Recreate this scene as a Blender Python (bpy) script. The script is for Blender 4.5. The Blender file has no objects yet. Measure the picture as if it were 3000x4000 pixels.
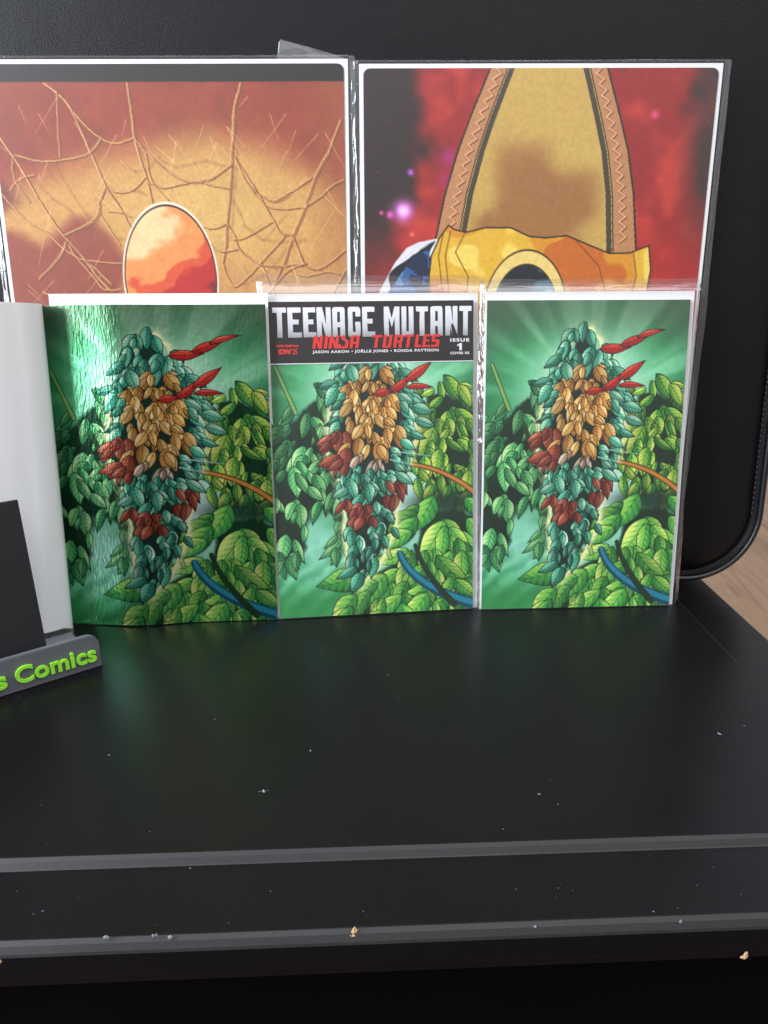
import bpy, bmesh, math, random
import numpy as np
from mathutils import Vector, Matrix
from mathutils.geometry import tessellate_polygon
sc = bpy.context.scene
MM = .001
# ---------------- camera (fitted to the photograph; millimetres -> metres) ----------------
FPX, PITCH, ROLL, CAMH = 2950., .325, -.002, 290.6
F = Vector((0, math.cos(PITCH), -math.sin(PITCH))); R0 = Vector((1, 0, 0)); U0 = Vector((0, math.sin(PITCH), math.cos(PITCH)))
RR = R0 * math.cos(ROLL) + U0 * math.sin(ROLL); UU = -R0 * math.sin(ROLL) + U0 * math.cos(ROLL)
cd = bpy.data.cameras.new('camera'); cam = bpy.data.objects.new('camera', cd); sc.collection.objects.link(cam); sc.camera = cam
cd.sensor_fit = 'VERTICAL'; cd.sensor_height = 36; cd.sensor_width = 27; cd.lens = FPX / 4000 * 36
cd.clip_start = .01; cd.clip_end = 50
M = Matrix((RR, UU, -F)).transposed().to_4x4(); M.translation = Vector((0, 0, CAMH * MM)); cam.matrix_world = M
# ---------------- room light: soft grey room, one big window to the front left, a soft fill added overhead to the right ----------------
w = bpy.data.worlds.new('World'); sc.world = w; w.use_nodes = True
wt = w.node_tree; bg = wt.nodes['Background']; bg.inputs[1].default_value = 1.0
# plain room: dark floor, dim walls, pale ceiling
wtc = wt.nodes.new('ShaderNodeTexCoord'); wsp = wt.nodes.new('ShaderNodeSeparateXYZ'); wmr = wt.nodes.new('ShaderNodeMapRange'); wcr = wt.nodes.new('ShaderNodeValToRGB')
wmr.inputs[1].default_value = -1; wmr.inputs[2].default_value = 1
e = wcr.color_ramp.elements; e[0].position = .25; e[0].color = (.04, .04, .045, 1); e[1].position = .95; e[1].color = (1.0, 1.04, 1.14, 1)
for p, c in ((.45, (.10, .095, .09)), (.58, (.30, .275, .25)), (.75, (.70, .73, .80))): x = e.new(p); x.color = (*c, 1)
wt.links.new(wtc.outputs['Generated'], wsp.inputs[0]); wt.links.new(wsp.outputs[2], wmr.inputs[0]); wt.links.new(wmr.outputs[0], wcr.inputs[0]); wt.links.new(wcr.outputs[0], bg.inputs[0])
def area(name, loc, target, sx, sy, power, col):
    l = bpy.data.lights.new(name, 'AREA'); l.shape = 'RECTANGLE'; l.size = sx; l.size_y = sy; l.energy = power; l.color = col
    o = bpy.data.objects.new(name, l); sc.collection.objects.link(o); o.location = loc
    o.rotation_euler = (Vector(target) - Vector(loc)).to_track_quat('-Z', 'Y').to_euler(); return o
area('window_light', (-1.75, -.50, .95), (0, .55, .15), 1.3, 1.5, 76, (.88, .94, 1.0))
area('fill_light', (.5, -1.0, 2.3), (0, .3, .1), 2.6, 2.2, 26, (1.0, .96, .90))  # added fill, no real fitting: brightens the page that faces right
sc.view_settings.view_transform = 'Standard'; sc.view_settings.look = 'None'; sc.view_settings.exposure = .2; sc.view_settings.gamma = 1
# ---------- painted print artwork, computed as colour grids (plain generic pictures) ----------
def sm(a, b, x):
    t = np.clip((x - a) / (b - a + 1e-12), 0, 1); return t * t * (3 - 2 * t)
def vnoise(h, w, fy, fx, seed):
    r = np.random.RandomState(seed); g = r.rand(int(fy) + 3, int(fx) + 3)
    y = np.linspace(0, fy, h); x = np.linspace(0, fx, w)
    yi = y.astype(int); xi = x.astype(int); ty = y - yi; tx = x - xi
    ty = (ty * ty * (3 - 2 * ty))[:, None]; tx = (tx * tx * (3 - 2 * tx))[None]
    a = g[yi][:, xi]; b = g[yi][:, xi + 1]; c = g[yi + 1][:, xi]; d = g[yi + 1][:, xi + 1]
    return (a * (1 - tx) + b * tx) * (1 - ty) + (c * (1 - tx) + d * tx) * ty
def fbm(h, w, fy, fx, seed, o=4):
    s = 0; a = 1; t = 0
    for k in range(o):
        s = s + a * vnoise(h, w, fy * 2**k, fx * 2**k, seed + 17 * k); t += a; a *= .5
    return s / t
def mix(a, b, m):
    return a + (np.asarray(b, float) - a) * (m[..., None] if np.ndim(m) == 2 else m)
def warp(n, dx, dy):
    h, w = n.shape; yy, xx = np.mgrid[0:h, 0:w]
    return n[np.clip((yy + dy).astype(int), 0, h - 1), np.clip((xx + dx).astype(int), 0, w - 1)]
def voro(X, Y, sites):
    F1 = np.full(X.shape, 9.); F2 = F1.copy(); I = np.zeros(X.shape, int); DX = F1 * 0; DY = F1 * 0
    for i, (sx, sy, k) in enumerate(sites):
        dx = X - sx; dy = Y - sy; d = np.hypot(dx, dy) / k
        m = d < F1
        F2 = np.where(m, F1, np.minimum(F2, d)); DX = np.where(m, dx / k, DX); DY = np.where(m, dy / k, DY)
        I = np.where(m, i, I); F1 = np.where(m, d, F1)
    return F1, F2, I, DX, DY
def stroke(img, U, V, pts, w0, w1, col, al=1.0, soft=1.0, px=.004):
    n = len(pts)
    for i in range(n - 1):
        (x0, y0), (x1, y1) = pts[i], pts[i + 1]; r = max(w0, w1) + 2 * px
        h, w = U.shape; ym = V[-1, 0]; xm = U[0, -1]
        a = max(0, int((min(y0, y1) - r) / ym * h)); b = min(h, int((max(y0, y1) + r) / ym * h) + 2)
        c = max(0, int((min(x0, x1) - r) / xm * w)); d = min(w, int((max(x0, x1) + r) / xm * w) + 2)
        if a >= b or c >= d: continue
        X = U[a:b, c:d]; Y = V[a:b, c:d]; L = (x1 - x0)**2 + (y1 - y0)**2 + 1e-12
        t = np.clip(((X - x0) * (x1 - x0) + (Y - y0) * (y1 - y0)) / L, 0, 1)
        D = np.hypot(X - x0 - t * (x1 - x0), Y - y0 - t * (y1 - y0))
        ww = w0 + (w1 - w0) * (i + t) / (n - 1)
        m = (1 - sm(ww - px * .6 * soft, ww + px * .6 * soft, D)) * al
        img[a:b, c:d] = mix(img[a:b, c:d], col, m)
def curve(p0, p1, p2, n=14, wob=0, seed=0):
    r = np.random.RandomState(seed); o = []
    for i in range(n + 1):
        t = i / n
        o.append(((1-t)**2 * p0[0] + 2*t*(1-t) * p1[0] + t*t * p2[0] + (r.rand() - .5) * wob, (1-t)**2 * p0[1] + 2*t*(1-t) * p1[1] + t*t * p2[1] + (r.rand() - .5) * wob))
    return o
def poly_mask(U, V, P, soft):
    # signed distance to polygon
    D = np.full(U.shape, 9.); ins = np.zeros(U.shape, bool); n = len(P)
    for i in range(n):
        x0, y0 = P[i]; x1, y1 = P[(i + 1) % n]
        L = (x1 - x0)**2 + (y1 - y0)**2 + 1e-12
        t = np.clip(((U - x0) * (x1 - x0) + (V - y0) * (y1 - y0)) / L, 0, 1)
        D = np.minimum(D, np.hypot(U - x0 - t * (x1 - x0), V - y0 - t * (y1 - y0)))
        c = ((y0 > V) != (y1 > V)) & (U < (x1 - x0) * (V - y0) / (y1 - y0 + 1e-12) + x0)
        ins ^= c
    return np.where(ins, D, -D)          # positive inside
S3 = lambda *c: np.array(c, float) / 255.
def lin(c): return np.where(c <= .04045, c / 12.92, ((c + .055) / 1.055) ** 2.4)

def art_green():
    """glowing green sky with rays over broad leaves, a tall column of autumn leaves in front (aspect .646)"""
    W, H = 300, 464; U, V = np.meshgrid(np.linspace(0, 1, W), np.linspace(0, 1.548, H))
    n1 = fbm(H, W, 8, 5, 3); n2 = fbm(H, W, 22, 14, 9); n3 = fbm(H, W, 60, 40, 21, 3)
    cx, cy = .52, .50
    R = np.hypot((U - cx) * 1.05, V - cy); A = np.arctan2(V - cy, U - cx)
    ra = np.interp(A, np.linspace(-np.pi, np.pi, 181), np.convolve(np.random.RandomState(5).rand(185), [.2, .3, .3, .2], 'same')[2:183])
    ra = mix(ra[..., None], ra[0, 0], sm(2.9, 3.14, np.abs(A)))[..., 0]
    ra = sm(.3, .72, ra + .12 * (n2 - .5))
    img = mix(np.zeros((H, W, 3)) + S3(44, 78, 60), S3(38, 128, 74), sm(.95, .35, R))
    img = mix(img, S3(70, 175, 112), sm(.62, .25, R) * .8)
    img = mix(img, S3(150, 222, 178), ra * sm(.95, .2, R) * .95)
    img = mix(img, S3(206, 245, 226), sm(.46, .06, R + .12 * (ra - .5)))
    img = mix(img, S3(78, 84, 66), sm(.30, .0, V) * .55)
    low = sm(.95, 1.15, V)
    dg = fbm(H, W, 5, 30, 33); dgr = np.roll(dg, 0)
    dia = np.sin((U * .8 + V * 1.0) * 60 + 8 * n1) * .5 + .5
    img = mix(img, mix(np.zeros((H, W, 3)) + S3(60, 150, 100), S3(120, 205, 160), sm(.3, .9, dia * .4 + n1 * .6)), low)
    img = mix(img, S3(40, 128, 62), sm(1.32, 1.5, V) * .8)
    pale = np.exp(-(((U - .60) / .16)**2 + ((V - .98) / .22)**2)); img = mix(img, S3(205, 238, 232), np.clip(pale * 1.25, 0, 1))
    pale = np.exp(-(((U - .2) / .1)**2 + ((V - 1.17) / .14)**2)); img = mix(img, S3(150, 215, 190), np.clip(pale, 0, .8))
    wx = U + .05 * (fbm(H, W, 9, 6, 41) - .5) + .02 * (n3 - .5); wy = V + .05 * (fbm(H, W, 9, 6, 51) - .5) + .02 * (fbm(H, W, 60, 40, 61, 2) - .5)
    def boulders(img, P, sites, dark, mid, light, hi, wr=1.0, edge=.014, glow=None):
        D = poly_mask(wx, wy, P, 0)
        m = sm(-.003, .003, D)
        if glow is not None:
            img = mix(img, glow, np.exp(-np.clip(-D, 0, 1) / .012) * (D < 0) * .9)
        F1, F2, I, DX, DY = voro(wx, wy, sites)
        rr = np.random.RandomState(7).rand(len(sites))[I]
        dome = 1 - np.clip(F1 / .11, 0, 1)**2
        s = .40 + .50 * dome - (DX * 2.0 + DY * 2.6) + .20 * (rr - .5)
        q = 70 * (fbm(H, W, 12, 8, 301, 3) - .5); q2 = 70 * (fbm(H, W, 12, 8, 311, 3) - .5)
        folds = np.abs(warp(fbm(H, W, 34, 12, 71, 2), q, q2) - .5) * 2.4
        folds2 = np.abs(warp(fbm(H, W, 18, 20, 75, 2), q2, q) - .5) * 2.4
        s = s + .5 * (n2 - .5) - wr * .5 * sm(.22, .0, folds) - wr * .35 * sm(.14, .0, folds2)
        c = mix(np.zeros((H, W, 3)) + dark, mid, sm(.05, .45, s)); c = mix(c, light, sm(.38, .72, s)); c = mix(c, hi, sm(.68, 1.05, s))
        ink = sm(edge, edge * .25, F2 - F1) * .8 * sm(.3, .6, n1 * .6 + n2 * .4)
        c = mix(c, np.asarray(dark) * .45, ink)
        c = mix(c, np.asarray(dark) * .5, sm(.02, .003, D) * .8)
        return mix(img, c, m), m, D
    rs = np.random.RandomState(12)
    def sites(x0, x1, y0, y1, nx, ny, j=.8):
        o = []
        for a in range(nx):
            for b in range(ny):
                o.append((x0 + (a + .5 + j * (rs.rand() - .5)) * (x1 - x0) / nx, y0 + (b + .5 + j * (rs.rand() - .5)) * (y1 - y0) / ny, .75 + .5 * rs.rand()))
        return o
    dk, md, lt, hi = S3(16, 58, 34), S3(42, 122, 62), S3(112, 180, 88), S3(186, 216, 122)
    pix = 1.0 / W
    def leaf(img, x, y, an, L, wd, dark, mid, light, hi, rs_):
        r = L + .03; ym = V[-1, 0]
        y0 = max(0, int((y - r) / ym * H)); y1 = min(H, int((y + r) / ym * H) + 1); x0 = max(0, int((x - r) * W)); x1 = min(W, int((x + r) * W) + 1)
        if y0 >= y1 or x0 >= x1: return
        X = U[y0:y1, x0:x1] - x; Y = V[y0:y1, x0:x1] - y
        s = (X * np.cos(an) + Y * np.sin(an)) / L; t = (-X * np.sin(an) + Y * np.cos(an)); bend = rs_.uniform(-.18, .18) * L; t = t - bend * s * s * 2
        hw = wd * np.clip(np.sin(np.pi * np.clip(s, 0, 1) ** .75), 0, 1); dd = hw - np.abs(t); ins = (s > 0) & (s < 1)
        m = sm(-pix * .6, pix * .6, dd) * ins
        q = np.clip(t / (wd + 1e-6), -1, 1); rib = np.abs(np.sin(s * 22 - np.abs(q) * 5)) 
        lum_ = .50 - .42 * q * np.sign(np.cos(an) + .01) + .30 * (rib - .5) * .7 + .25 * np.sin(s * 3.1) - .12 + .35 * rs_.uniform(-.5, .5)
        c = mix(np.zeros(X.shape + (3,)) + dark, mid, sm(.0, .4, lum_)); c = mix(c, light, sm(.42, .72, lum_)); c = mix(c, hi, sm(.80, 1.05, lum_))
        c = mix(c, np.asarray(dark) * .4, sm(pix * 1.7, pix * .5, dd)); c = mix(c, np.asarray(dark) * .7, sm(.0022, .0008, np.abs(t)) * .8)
        img[y0:y1, x0:x1] = mix(img[y0:y1, x0:x1], c, m)
    def foliage(img, P, n, L0, L1, pal, seed, cx, cy, spread=1.0):
        r = np.random.RandomState(seed); D = poly_mask(wx, wy, P, 0)
        base = mix(np.zeros((H, W, 3)) + np.asarray(pal[0]) * .55, pal[0], n2); img[:] = mix(img, base, sm(.03, .055, D))
        pts = []
        while len(pts) < n:
            x = r.uniform(-.08, 1.06); y = r.uniform(.3, 1.58); h_ = min(H - 1, int(y / 1.548 * H)); w_ = int(np.clip(x, 0, .999) * W)
            if D[max(h_, 0), w_] > -.002: pts.append((x, y - .045))
        pts.sort(key=lambda p: p[1] + r.uniform(-.05, .05))
        for x, y in pts:
            an = np.arctan2(y - cy, x - cx) * spread + r.uniform(-.7, .7); L = r.uniform(L0, L1); k = r.uniform(.85, 1.12)
            leaf(img, x, y, an, L, L * r.uniform(.17, .27), *[np.asarray(c) * k for c in pal], r)
    # left mass of broad leaves, then right mass, then lower right
    PL = [(-.1, .62), (.05, .56), (.12, .46), (.2, .40), (.29, .44), (.34, .54), (.42, .62), (.42, 1.02), (.36, 1.12), (.37, 1.25), (.30, 1.27), (.25, 1.06), (.2, 1.02), (.17, 1.22), (.08, 1.30), (-.1, 1.32)]
    foliage(img, PL, 120, .08, .17, (dk * .95, S3(40, 118, 70), S3(104, 180, 108), S3(176, 222, 150)), 5, .2, .35)
    PR = [(.60, .70), (.66, .56), (.74, .42), (.84, .385), (.93, .44), (1.1, .54), (1.1, 1.0), (.93, .98), (.84, .95), (.74, .90), (.66, .84)]
    foliage(img, PR, 110, .08, .18, (dk, S3(52, 128, 50), S3(150, 192, 70), S3(220, 230, 112)), 8, .84, .30)
    img = mix(img, S3(14, 44, 30), np.clip(np.exp(-(((U - .86) / .2)**2 + ((V - .985) / .05)**2)) * 1.1, 0, .85))
    PB = [(.34, 1.6), (.40, 1.42), (.47, 1.30), (.58, 1.23), (.66, 1.22), (.70, 1.05), (.80, .985), (.93, .975), (1.1, 1.06), (1.1, 1.6)]
    foliage(img, PB, 100, .12, .26, (dk, S3(50, 134, 56), S3(120, 186, 76), S3(206, 224, 116)), 15, .80, .90)
    # long grass stalks behind the left hill, blue brook lower right
    for k, (a, b, c) in enumerate([((.03, .30), (.07, .4), (.12, .52)), ((.50, .95), (.52, 1.1), (.57, 1.26)), ((.43, 1.02), (.46, 1.12), (.51, 1.24))]):
        stroke(img, U, V, curve(a, b, c, 10), .010, .012, S3(28, 66, 34)); stroke(img, U, V, curve(a, b, c, 10), .006, .008, S3(128, 168, 90))
    bl = curve((.62, 1.24), (.68, 1.42), (1.02, 1.53), 14)
    stroke(img, U, V, bl, .018, .030, S3(14, 70, 88)); stroke(img, U, V, [(x, y - .006) for x, y in bl], .008, .015, S3(30, 125, 150))
    bl = curve((.70, 1.20), (.74, 1.35), (.90, 1.52), 14); stroke(img, U, V, bl, .011, .018, S3(22, 50, 26)); 
    bl = curve((.64, .78), (.85, .80), (1.02, .95), 12); stroke(img, U, V, bl, .012, .016, S3(72, 52, 22)); stroke(img, U, V, bl, .006, .010, S3(190, 124, 50))
    bl = curve((.20, .60), (.24, .72), (.34, .96), 12); stroke(img, U, V, bl, .012, .012, S3(24, 58, 30))
    # a tall column of mixed autumn leaves, hanging in tiers, ochre in the middle, wine red and teal round it
    PS = [(.43, .17), (.50, .14), (.57, .22), (.63, .34), (.66, .48), (.70, .60), (.68, .72), (.62, .82), (.62, .94), (.60, 1.08), (.56, 1.16), (.52, 1.24), (.47, 1.34), (.41, 1.40), (.36, 1.30), (.345, 1.12), (.335, .98), (.34, .84), (.29, .74), (.285, .56), (.32, .42), (.38, .30)]
    D = poly_mask(wx, wy, PS, 0)
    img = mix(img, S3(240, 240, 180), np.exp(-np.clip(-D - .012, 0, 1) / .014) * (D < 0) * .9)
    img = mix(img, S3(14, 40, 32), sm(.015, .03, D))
    r = np.random.RandomState(77); pts = []
    while len(pts) < 270:
        x = r.uniform(.26, .74); y = r.uniform(.12, 1.42); 
        if D[min(H - 1, int(y / 1.548 * H)), int(x * W)] > -.004: pts.append((x, y - .02))
    pts.sort(key=lambda p: -p[1] + r.uniform(-.04, .04)); pts = pts[::-1]
    och = (S3(62, 32, 12), S3(176, 120, 54), S3(224, 176, 98), S3(246, 216, 150)); wine = (S3(40, 12, 10), S3(112, 42, 32), S3(160, 80, 60), S3(204, 130, 104)); teal = (S3(8, 44, 38), S3(34, 112, 88), S3(96, 182, 146), S3(196, 236, 204)); tan = (S3(54, 38, 30), S3(140, 112, 90), S3(206, 182, 160), S3(232, 220, 206))
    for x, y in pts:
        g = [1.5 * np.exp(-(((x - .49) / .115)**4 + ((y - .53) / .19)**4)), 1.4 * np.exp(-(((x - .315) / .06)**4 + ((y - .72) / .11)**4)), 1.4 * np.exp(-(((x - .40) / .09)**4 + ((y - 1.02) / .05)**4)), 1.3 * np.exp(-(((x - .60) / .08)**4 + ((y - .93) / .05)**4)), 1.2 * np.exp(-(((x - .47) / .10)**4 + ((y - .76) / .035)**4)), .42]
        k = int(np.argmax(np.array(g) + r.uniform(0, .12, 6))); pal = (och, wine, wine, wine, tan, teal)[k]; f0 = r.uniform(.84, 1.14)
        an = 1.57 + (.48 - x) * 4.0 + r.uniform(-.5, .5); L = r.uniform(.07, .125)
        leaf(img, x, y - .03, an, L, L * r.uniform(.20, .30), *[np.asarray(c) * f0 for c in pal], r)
    redp = (S3(60, 10, 10), S3(160, 28, 26), S3(204, 50, 40), S3(232, 110, 84))
    for x, y, x2, y2, w in [(.58, .43, .72, .37, .15), (.66, .41, .80, .385, .12), (.66, .38, .80, .29, .15), (.56, .23, .72, .235, .16), (.66, .215, .82, .17, .14), (.74, .18, .88, .115, .10), (.50, .44, .60, .42, .2)]:
        leaf(img, x, y, np.arctan2(y2 - y, x2 - x), np.hypot(x2 - x, y2 - y), np.hypot(x2 - x, y2 - y) * w, *redp, r)
    for k, (a, c) in enumerate([((.60, .72), (.80, .75)), ((.58, .76), (.70, .79))]):
        stroke(img, U, V, [a, c], .0035, .0015, S3(176, 214, 200), .8)
    img = img * (1 + .10 * (n3[..., None] - .5))
    return lin(np.clip(img, 0, 1)), 1.548

def art_amber():
    """amber dusk sky behind a tangled web of threads, an orange sun at the foot (upper part of a tall print)"""
    W, H = 460, 345; vm = .75; U, V = np.meshgrid(np.linspace(0, 1, W), np.linspace(0, vm, H))
    n1 = fbm(H, W, 4, 5, 103); n2 = fbm(H, W, 26, 40, 109); n3 = fbm(H, W, 110, 150, 121, 2); n4 = fbm(H, W, 8, 10, 133)
    img = np.zeros((H, W, 3)) + S3(148, 62, 42)
    img = mix(img, S3(128, 54, 36), sm(.4, .7, n4) * .5)
    b = np.interp(U, [0, .12, .26, .45, .62, .8, .92, 1.05], [.33, .27, .225, .20, .175, .22, .28, .34])
    img = mix(img, S3(196, 146, 82), sm(-.06, .09, V - b + .05 * (n1 - .5)))
    img = mix(img, S3(214, 178, 104), np.exp(-(((U - .60) / .28)**2 + ((V - .40) / .16)**2)) * .7)
    img = mix(img, S3(186, 136, 84), sm(.45, .65, V) * .7)
    for P, c, k in [([(.15, .43), (.20, .39), (.27, .40), (.33, .47), (.36, .54), (.33, .60), (.40, .72), (.0, .8), (-.1, .44), (.02, .43), (.10, .47)], S3(136, 58, 44), .9), ([(-.05, .27), (.03, .31), (.05, .36), (-.05, .42)], S3(112, 50, 40), .8)]:
        D = poly_mask(U, V, P, 0) + .02 * (n4 - .5); img = mix(img, c, sm(-.015, .03, D) * k)
    img = mix(img, S3(150, 84, 52), sm(.86, 1.0, U) * sm(.75, .2, V) * .6)
    dk, lt, md = S3(84, 44, 26), S3(224, 178, 118), S3(176, 118, 70); px = lambda p: (p[0] / 1353., (p[1] - 235) / 1350.)
    def rope(P, w=.0024, a=.85, s=0, br=1):
        P = [px(p) for p in P]; q = []
        for i in range(len(P) - 1):
            p0, p1, p2, p3 = P[max(i - 1, 0)], P[i], P[i + 1], P[min(i + 2, len(P) - 1)]
            for k in range(6):
                t = k / 6.; q.append(tuple(.5 * (2 * p1[c] + (p2[c] - p0[c]) * t + (2 * p0[c] - 5 * p1[c] + 4 * p2[c] - p3[c]) * t * t + (3 * p1[c] - p0[c] - 3 * p2[c] + p3[c]) * t**3) for c in (0, 1)))
        q.append(P[-1]); r = np.random.RandomState(s); q = [(x + r.uniform(-.001, .001), y + r.uniform(-.001, .001)) for x, y in q]
        stroke(img, U, V, [(x + .0022, y + .0016) for x, y in q], w * .75, w * .75, dk, a, 1, .0024); stroke(img, U, V, q, w * .7, w * .7, md, a * .9 * br, 1, .002)
        stroke(img, U, V, [(x - .0022, y - .0012) for x, y in q], w * .38, w * .38, lt, a * .75 * br, 1, .0018)
    T = [([(0, 452), (95, 610), (140, 700), (185, 780), (228, 845), (300, 930), (345, 1000), (400, 1060)], .0042), ([(215, 300), (300, 375), (350, 500), (385, 590), (415, 665), (470, 755), (500, 830)], .004), ([(530, 295), (537, 400), (540, 485), (560, 580), (578, 640), (590, 720)], .0038),
         ([(962, 300), (930, 400), (925, 450), (915, 530), (905, 640), (890, 740), (880, 795), (872, 880), (855, 950)], .0042), ([(1338, 430), (1290, 540), (1240, 620), (1190, 745), (1140, 850), (1100, 950), (1048, 1050)], .0042), ([(925, 560), (990, 660), (1050, 760), (1090, 830), (1140, 850), (1180, 950), (1250, 970), (1365, 890)], .0036),
         ([(0, 690), (90, 790), (160, 830), (230, 900), (330, 960), (400, 1030)], .003), ([(75, 550), (160, 572), (260, 568), (360, 545), (410, 495)], .0032), ([(300, 380), (350, 440), (410, 490), (470, 510), (540, 490)], .0032), ([(415, 665), (460, 685), (520, 675), (572, 630)], .0032),
         ([(228, 845), (310, 810), (365, 775), (385, 720), (412, 668)], .0034), ([(540, 490), (600, 555), (680, 620), (755, 645), (840, 630), (910, 585)], .0036), ([(578, 645), (640, 668), (720, 655), (770, 645), (830, 660), (895, 672)], .003), ([(925, 560), (975, 660), (1060, 715), (1130, 690), (1220, 635)], .0034),
         ([(985, 680), (1040, 735), (1110, 748), (1190, 740)], .003), ([(1190, 745), (1260, 700), (1300, 665), (1350, 640)], .003), ([(775, 810), (830, 820), (880, 800)], .0026), ([(800, 870), (850, 905), (925, 895)], .003), ([(880, 800), (910, 850), (925, 895), (1000, 950), (1080, 960), (1190, 950)], .0034),
         ([(905, 862), (960, 850), (1060, 795)], .0026), ([(855, 950), (900, 1040), (1000, 960), (1010, 950), (1050, 1060)], .0032), ([(1010, 950), (1110, 850)], .003), ([(1140, 850), (1160, 900), (1180, 950), (1170, 960)], .0034), ([(1095, 960), (1180, 1000), (1280, 985), (1360, 1000)], .0028), ([(910, 1130), (1000, 1090), (1048, 1050), (1110, 985), (1190, 950)], .0032),
         ([(110, 1010), (200, 930), (235, 870)], .003), ([(120, 1060), (200, 1095), (300, 1110), (380, 1100)], .0034), ([(245, 880), (280, 930), (370, 945), (450, 950)], .0028), ([(250, 900), (330, 1000), (370, 1050), (440, 1050)], .0028), ([(380, 760), (420, 830), (450, 880)], .0026), ([(415, 755), (470, 760), (500, 775)], .0026), ([(540, 490), (580, 545), (595, 640), (655, 715)], .0024),
         ([(1360, 960), (1300, 1060), (1240, 1130)], .0034), ([(1048, 1050), (1080, 1100), (1120, 1150)], .003), ([(140, 620), (75, 640), (35, 680)], .0026), ([(260, 330), (250, 450), (248, 560)], .0022), ([(60, 560), (60, 640), (110, 720)], .0022)]
    for i, (P, w) in enumerate(T):                               # faint, out of focus threads further back
        if i % 3 == 0: q = [px((x * .9 + 120, y * .95 - 40)) for x, y in P]; stroke(img, U, V, q, .004, .004, S3(140, 84, 50), .28, 1, .006)
    for i, (P, w) in enumerate(T): rope(P, w, .9, i)
    for i, (P, w) in enumerate(T): 
        if w > .0033: rope([(x + 5, y + 7) for x, y in P[1:-1]] if len(P) > 3 else P, .0016, .6, i + 50)
    rs = np.random.RandomState(4)
    for k in range(70):
        x = rs.rand(); y = .08 + rs.rand() * .55; l = .04 + .09 * rs.rand(); an = rs.choice([1.0, 2.1]) + rs.uniform(-.3, .3)
        stroke(img, U, V, [(x, y), (x + l * np.cos(an), y + l * np.sin(an))], .0011, .0004, S3(240, 204, 150), .55, 1, .0016)
    # orange sun: plain disc, painted in broad patches
    X = (U - .475) / .135; Y = (V - .575) / .205; r = np.hypot(X, Y)
    img = mix(img, S3(240, 226, 206), sm(1.07, 1.04, r)); img = mix(img, S3(50, 20, 14), sm(1.03, 1.012, r))
    s = X * .5 + Y * .8 + 1.1 * (fbm(H, W, 8, 9, 131) - .5)
    c = mix(np.zeros((H, W, 3)) + S3(226, 196, 146), S3(222, 140, 74), sm(-.75, -.55, s)); c = mix(c, S3(206, 78, 40), sm(-.25, -.15, s)); c = mix(c, S3(178, 32, 26), sm(.10, .2, s)); c = mix(c, S3(120, 22, 26), sm(.5, .6, s))
    img = mix(img, c, sm(1.0, .985, r))
    img = mix(img, S3(26, 21, 20), sm(.047, .043, V + .003 * (n4 - .5)))
    img = img * (1 + .12 * (n3[..., None] - .5)) * (1 + .10 * (n2[..., None] - .5))
    return lin(np.clip(img, 0, 1)) * 1.0, vm

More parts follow.
